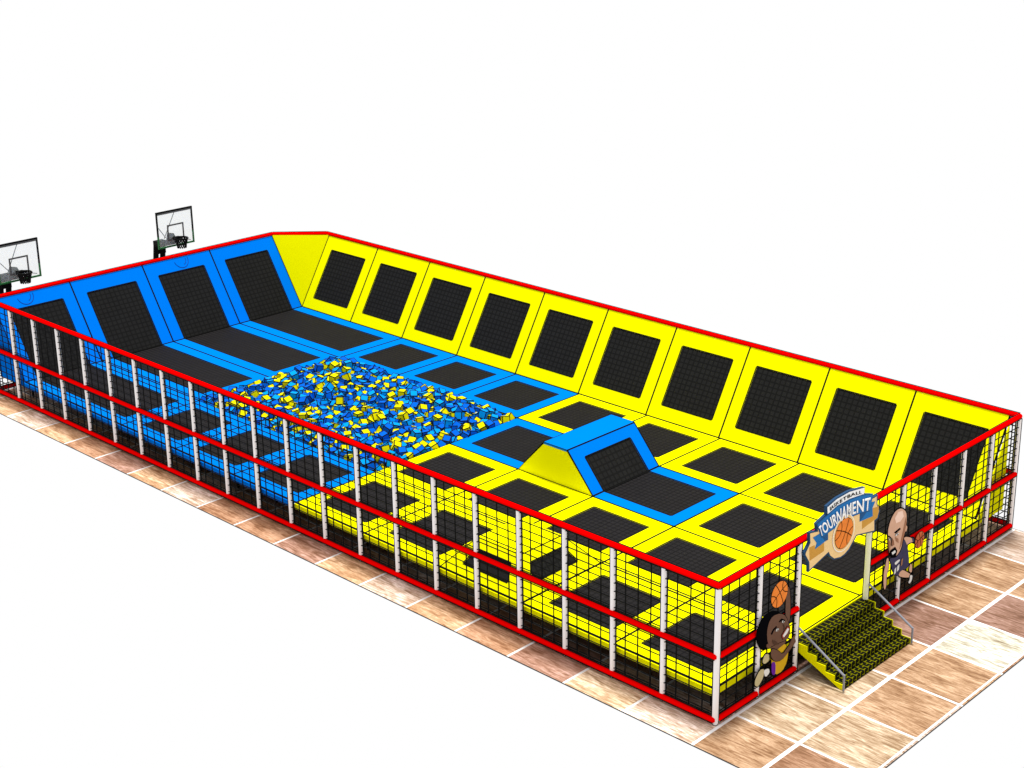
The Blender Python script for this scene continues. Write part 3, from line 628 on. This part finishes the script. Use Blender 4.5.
def lettering(parent, text, lo, hi, y, m, bold):
    cu = bpy.data.curves.new('lettering', 'FONT'); cu.body = text; cu.offset = bold; cu.space_character = 1.06; cu.fill_mode = 'FRONT'
    ob = bpy.data.objects.new('lettering', cu); COL.objects.link(ob); bpy.context.view_layer.update()
    me = bpy.data.meshes.new_from_object(ob.evaluated_get(bpy.context.evaluated_depsgraph_get()))
    COL.objects.unlink(ob); bpy.data.objects.remove(ob)
    bm = bmesh.new(); bm.from_mesh(me)
    bmesh.ops.subdivide_edges(bm, edges=[e for e in bm.edges if e.calc_length() > .15], cuts=3)
    bmesh.ops.triangulate(bm, faces=bm.faces)
    xs = [v.co.x for v in bm.verts]; ys = [v.co.y for v in bm.verts]; x0, x1, y0, y1 = min(xs), max(xs), min(ys), max(ys)
    o0 = org(parent)
    for v in bm.verts:
        u, w = (v.co.x-x0)/(x1-x0), (v.co.y-y0)/(y1-y0); u = -.012+.985*u; p = arc_pt(lo, u).lerp(arc_pt(hi, u), w)
        v.co = Vector((p.x, y, p.y))-o0
    bmesh.ops.recalc_face_normals(bm, faces=bm.faces)
    bm.to_mesh(me); bm.free(); me.name = 'lettering'; me.materials.clear(); me.materials.append(m)
    o = bpy.data.objects.new('lettering', me); COL.objects.link(o); o.parent = parent
    sm = o.modifiers.new('thick', 'SOLIDIFY'); sm.thickness = .004; sm.offset = 0
    return o
lettering(t, 'TOURNAMENT', SIGN['tb'], SIGN['tt'], YS-.034, SGW, .02)
lettering(t, 'BASKETBALL', SIGN['bb'], SIGN['bt'], YS-.020, INK, .004)

# ---------------------------------------------------------------- basketball hoops behind the blue wall
GLS = mat('board_glass', (.80, .90, .93), .15, .5); nt = GLS.node_tree; pb = nt.nodes['Principled BSDF']; pb.inputs['Alpha'].default_value = .14
GRN = mat('green_edge', (.01, .13, .03), .5, .2); DGR = mat('grey_frame', (.10, .10, .103), .6, .05); BLM = mat('black_steel', (.004, .004, .004), .6, .03)
def hoop(cx, label):
    yb = 25.8; x0, x1, z0, z1 = cx-.60, cx+.60, 2.885, 3.955
    t = thing('basketball_hoop', label, 'basketball hoop', (cx, 26.6, 0), 'basketball hoops behind the blue wall')
    b = MB(); b.box((x0, yb, z0), (x1, yb+.02, z1)); bb = b.build('backboard', GLS, t)
    b = MB(); e = .035
    b.box((x0-e, yb-.015, z1-.01), (x1+e, yb+.035, z1+.03)); b.box((x0-e, yb-.012, z0+.35), (x0+.005, yb+.032, z1-.01)); b.box((x1-.005, yb-.012, z0+.35), (x1+e, yb+.032, z1-.01))
    b.build('board_frame', [BLM], bb)
    b = MB(); b.box((x0+.005, yb-.013, z1-.06), (x1-.005, yb-.002, z1-.012)); b.build('grey_band', DGR, bb)
    b = MB(); b.box((x0-e, yb-.015, z0-.035), (x1+e, yb+.035, z0+.01)); b.box((x0-e, yb-.012, z0+.01), (x0+.005, yb+.032, z0+.35)); b.box((x1-.005, yb-.012, z0+.01), (x1+e, yb+.032, z0+.35)); b.build('edge_padding', GRN, bb)
    b = MB(); a0, a1, c0, c1 = cx-.29, cx+.29, z0+.17, z0+.66; w = .045
    b.box((a0, yb-.012, c1-w), (a1, yb-.002, c1)); b.box((a0, yb-.012, c0), (a1, yb-.002, c0+w)); b.box((a0, yb-.012, c0+w), (a0+w, yb-.002, c1-w)); b.box((a1-w, yb-.012, c0+w), (a1, yb-.002, c1-w)); b.build('target_square', DGR, bb)
    # rim and net
    rc = Vector((cx-.03, yb-.32, z0+.26)); rr = .19; b = MB(); n = 20
    P = [rc+Vector((rr*math.cos(2*math.pi*i/n), rr*math.sin(2*math.pi*i/n), 0)) for i in range(n)]
    for i in range(n): b.tube(P[i], P[(i+1) % n], .03, 6)
    b.box((cx-.13, yb-.16, z0+.22), (cx+.07, yb-.01, z0+.27)); rim = b.build('rim', BLM, t)
    b = MB(); 
    for lv, (r0, r1, za, zb_) in enumerate(((.19, .165, 0, -.1), (.165, .14, -.1, -.2), (.14, .13, -.2, -.29))):
        for i in range(14):
            for sg in (-1, 1):
                a = 2*math.pi*(i+.5*(lv % 2))/14; a2 = a+sg*math.pi/14
                b.tube(rc+Vector((r0*math.cos(a), r0*math.sin(a), za)), rc+Vector((r1*math.cos(a2), r1*math.sin(a2), zb_)), .017, 4)
    b.build('hoop_net', NET, rim)
    # stand: slanting twin post and arms
    yp = 26.75
    for s in (-1, 1):
        b = MB(); b.tube((cx+s*.12, yp+.45, .08), (cx+s*.12, yp, 2.75), .085, 10); b.build('post', BLM, t)
        b = MB(); b.tube((cx+s*.12, yp, 2.72), (cx+s*.10, yb+.10, z0+.12), .085, 8); b.build('arm', BLM, t)
    b = MB(); b.box((cx-.15, yp-.09, 2.45), (cx+.15, yp+.09, 2.62)); b.box((cx-.16, yp-.1, 2.7), (cx+.16, yp+.1, 2.85)); b.build('bracket', BLM, t)
    b = MB(); b.tube((cx-.1, yb+.5, z0+.12), (cx+.05, yb+.05, z1-.03), .012, 6); b.tube((cx-.05, yb+.5, z0+.14), (x0+.05, yb+.05, z0+.6), .012, 6); b.tube((cx, yb+.5, z0+.14), (x1-.06, yb+.05, z0+.05), .012, 6); b.build('stay_rod', DGR, t)
    b = MB(); b.prism([(cx-.36, yb+.03, z0+.02), (cx+.12, yb+.03, z0+.02), (cx-.05, yb+.03, z0+.36), (cx-.26, yb+.03, z0+.42)], (0, -1, 0), .03); b.build('mounting_plate', DGR, t)
    b = MB(); b.box((cx-.5, yp+.1, 0), (cx+.5, yp+1.3, .16)); b.box((cx-.38, yp+.5, .16), (cx+.38, yp+1.2, .30)); b.build('base', BLM, t)
hoop(1.34, 'basketball hoop with clear board at the left edge, behind the blue wall')
hoop(6.47, 'basketball hoop with clear board behind the third blue wall panel')
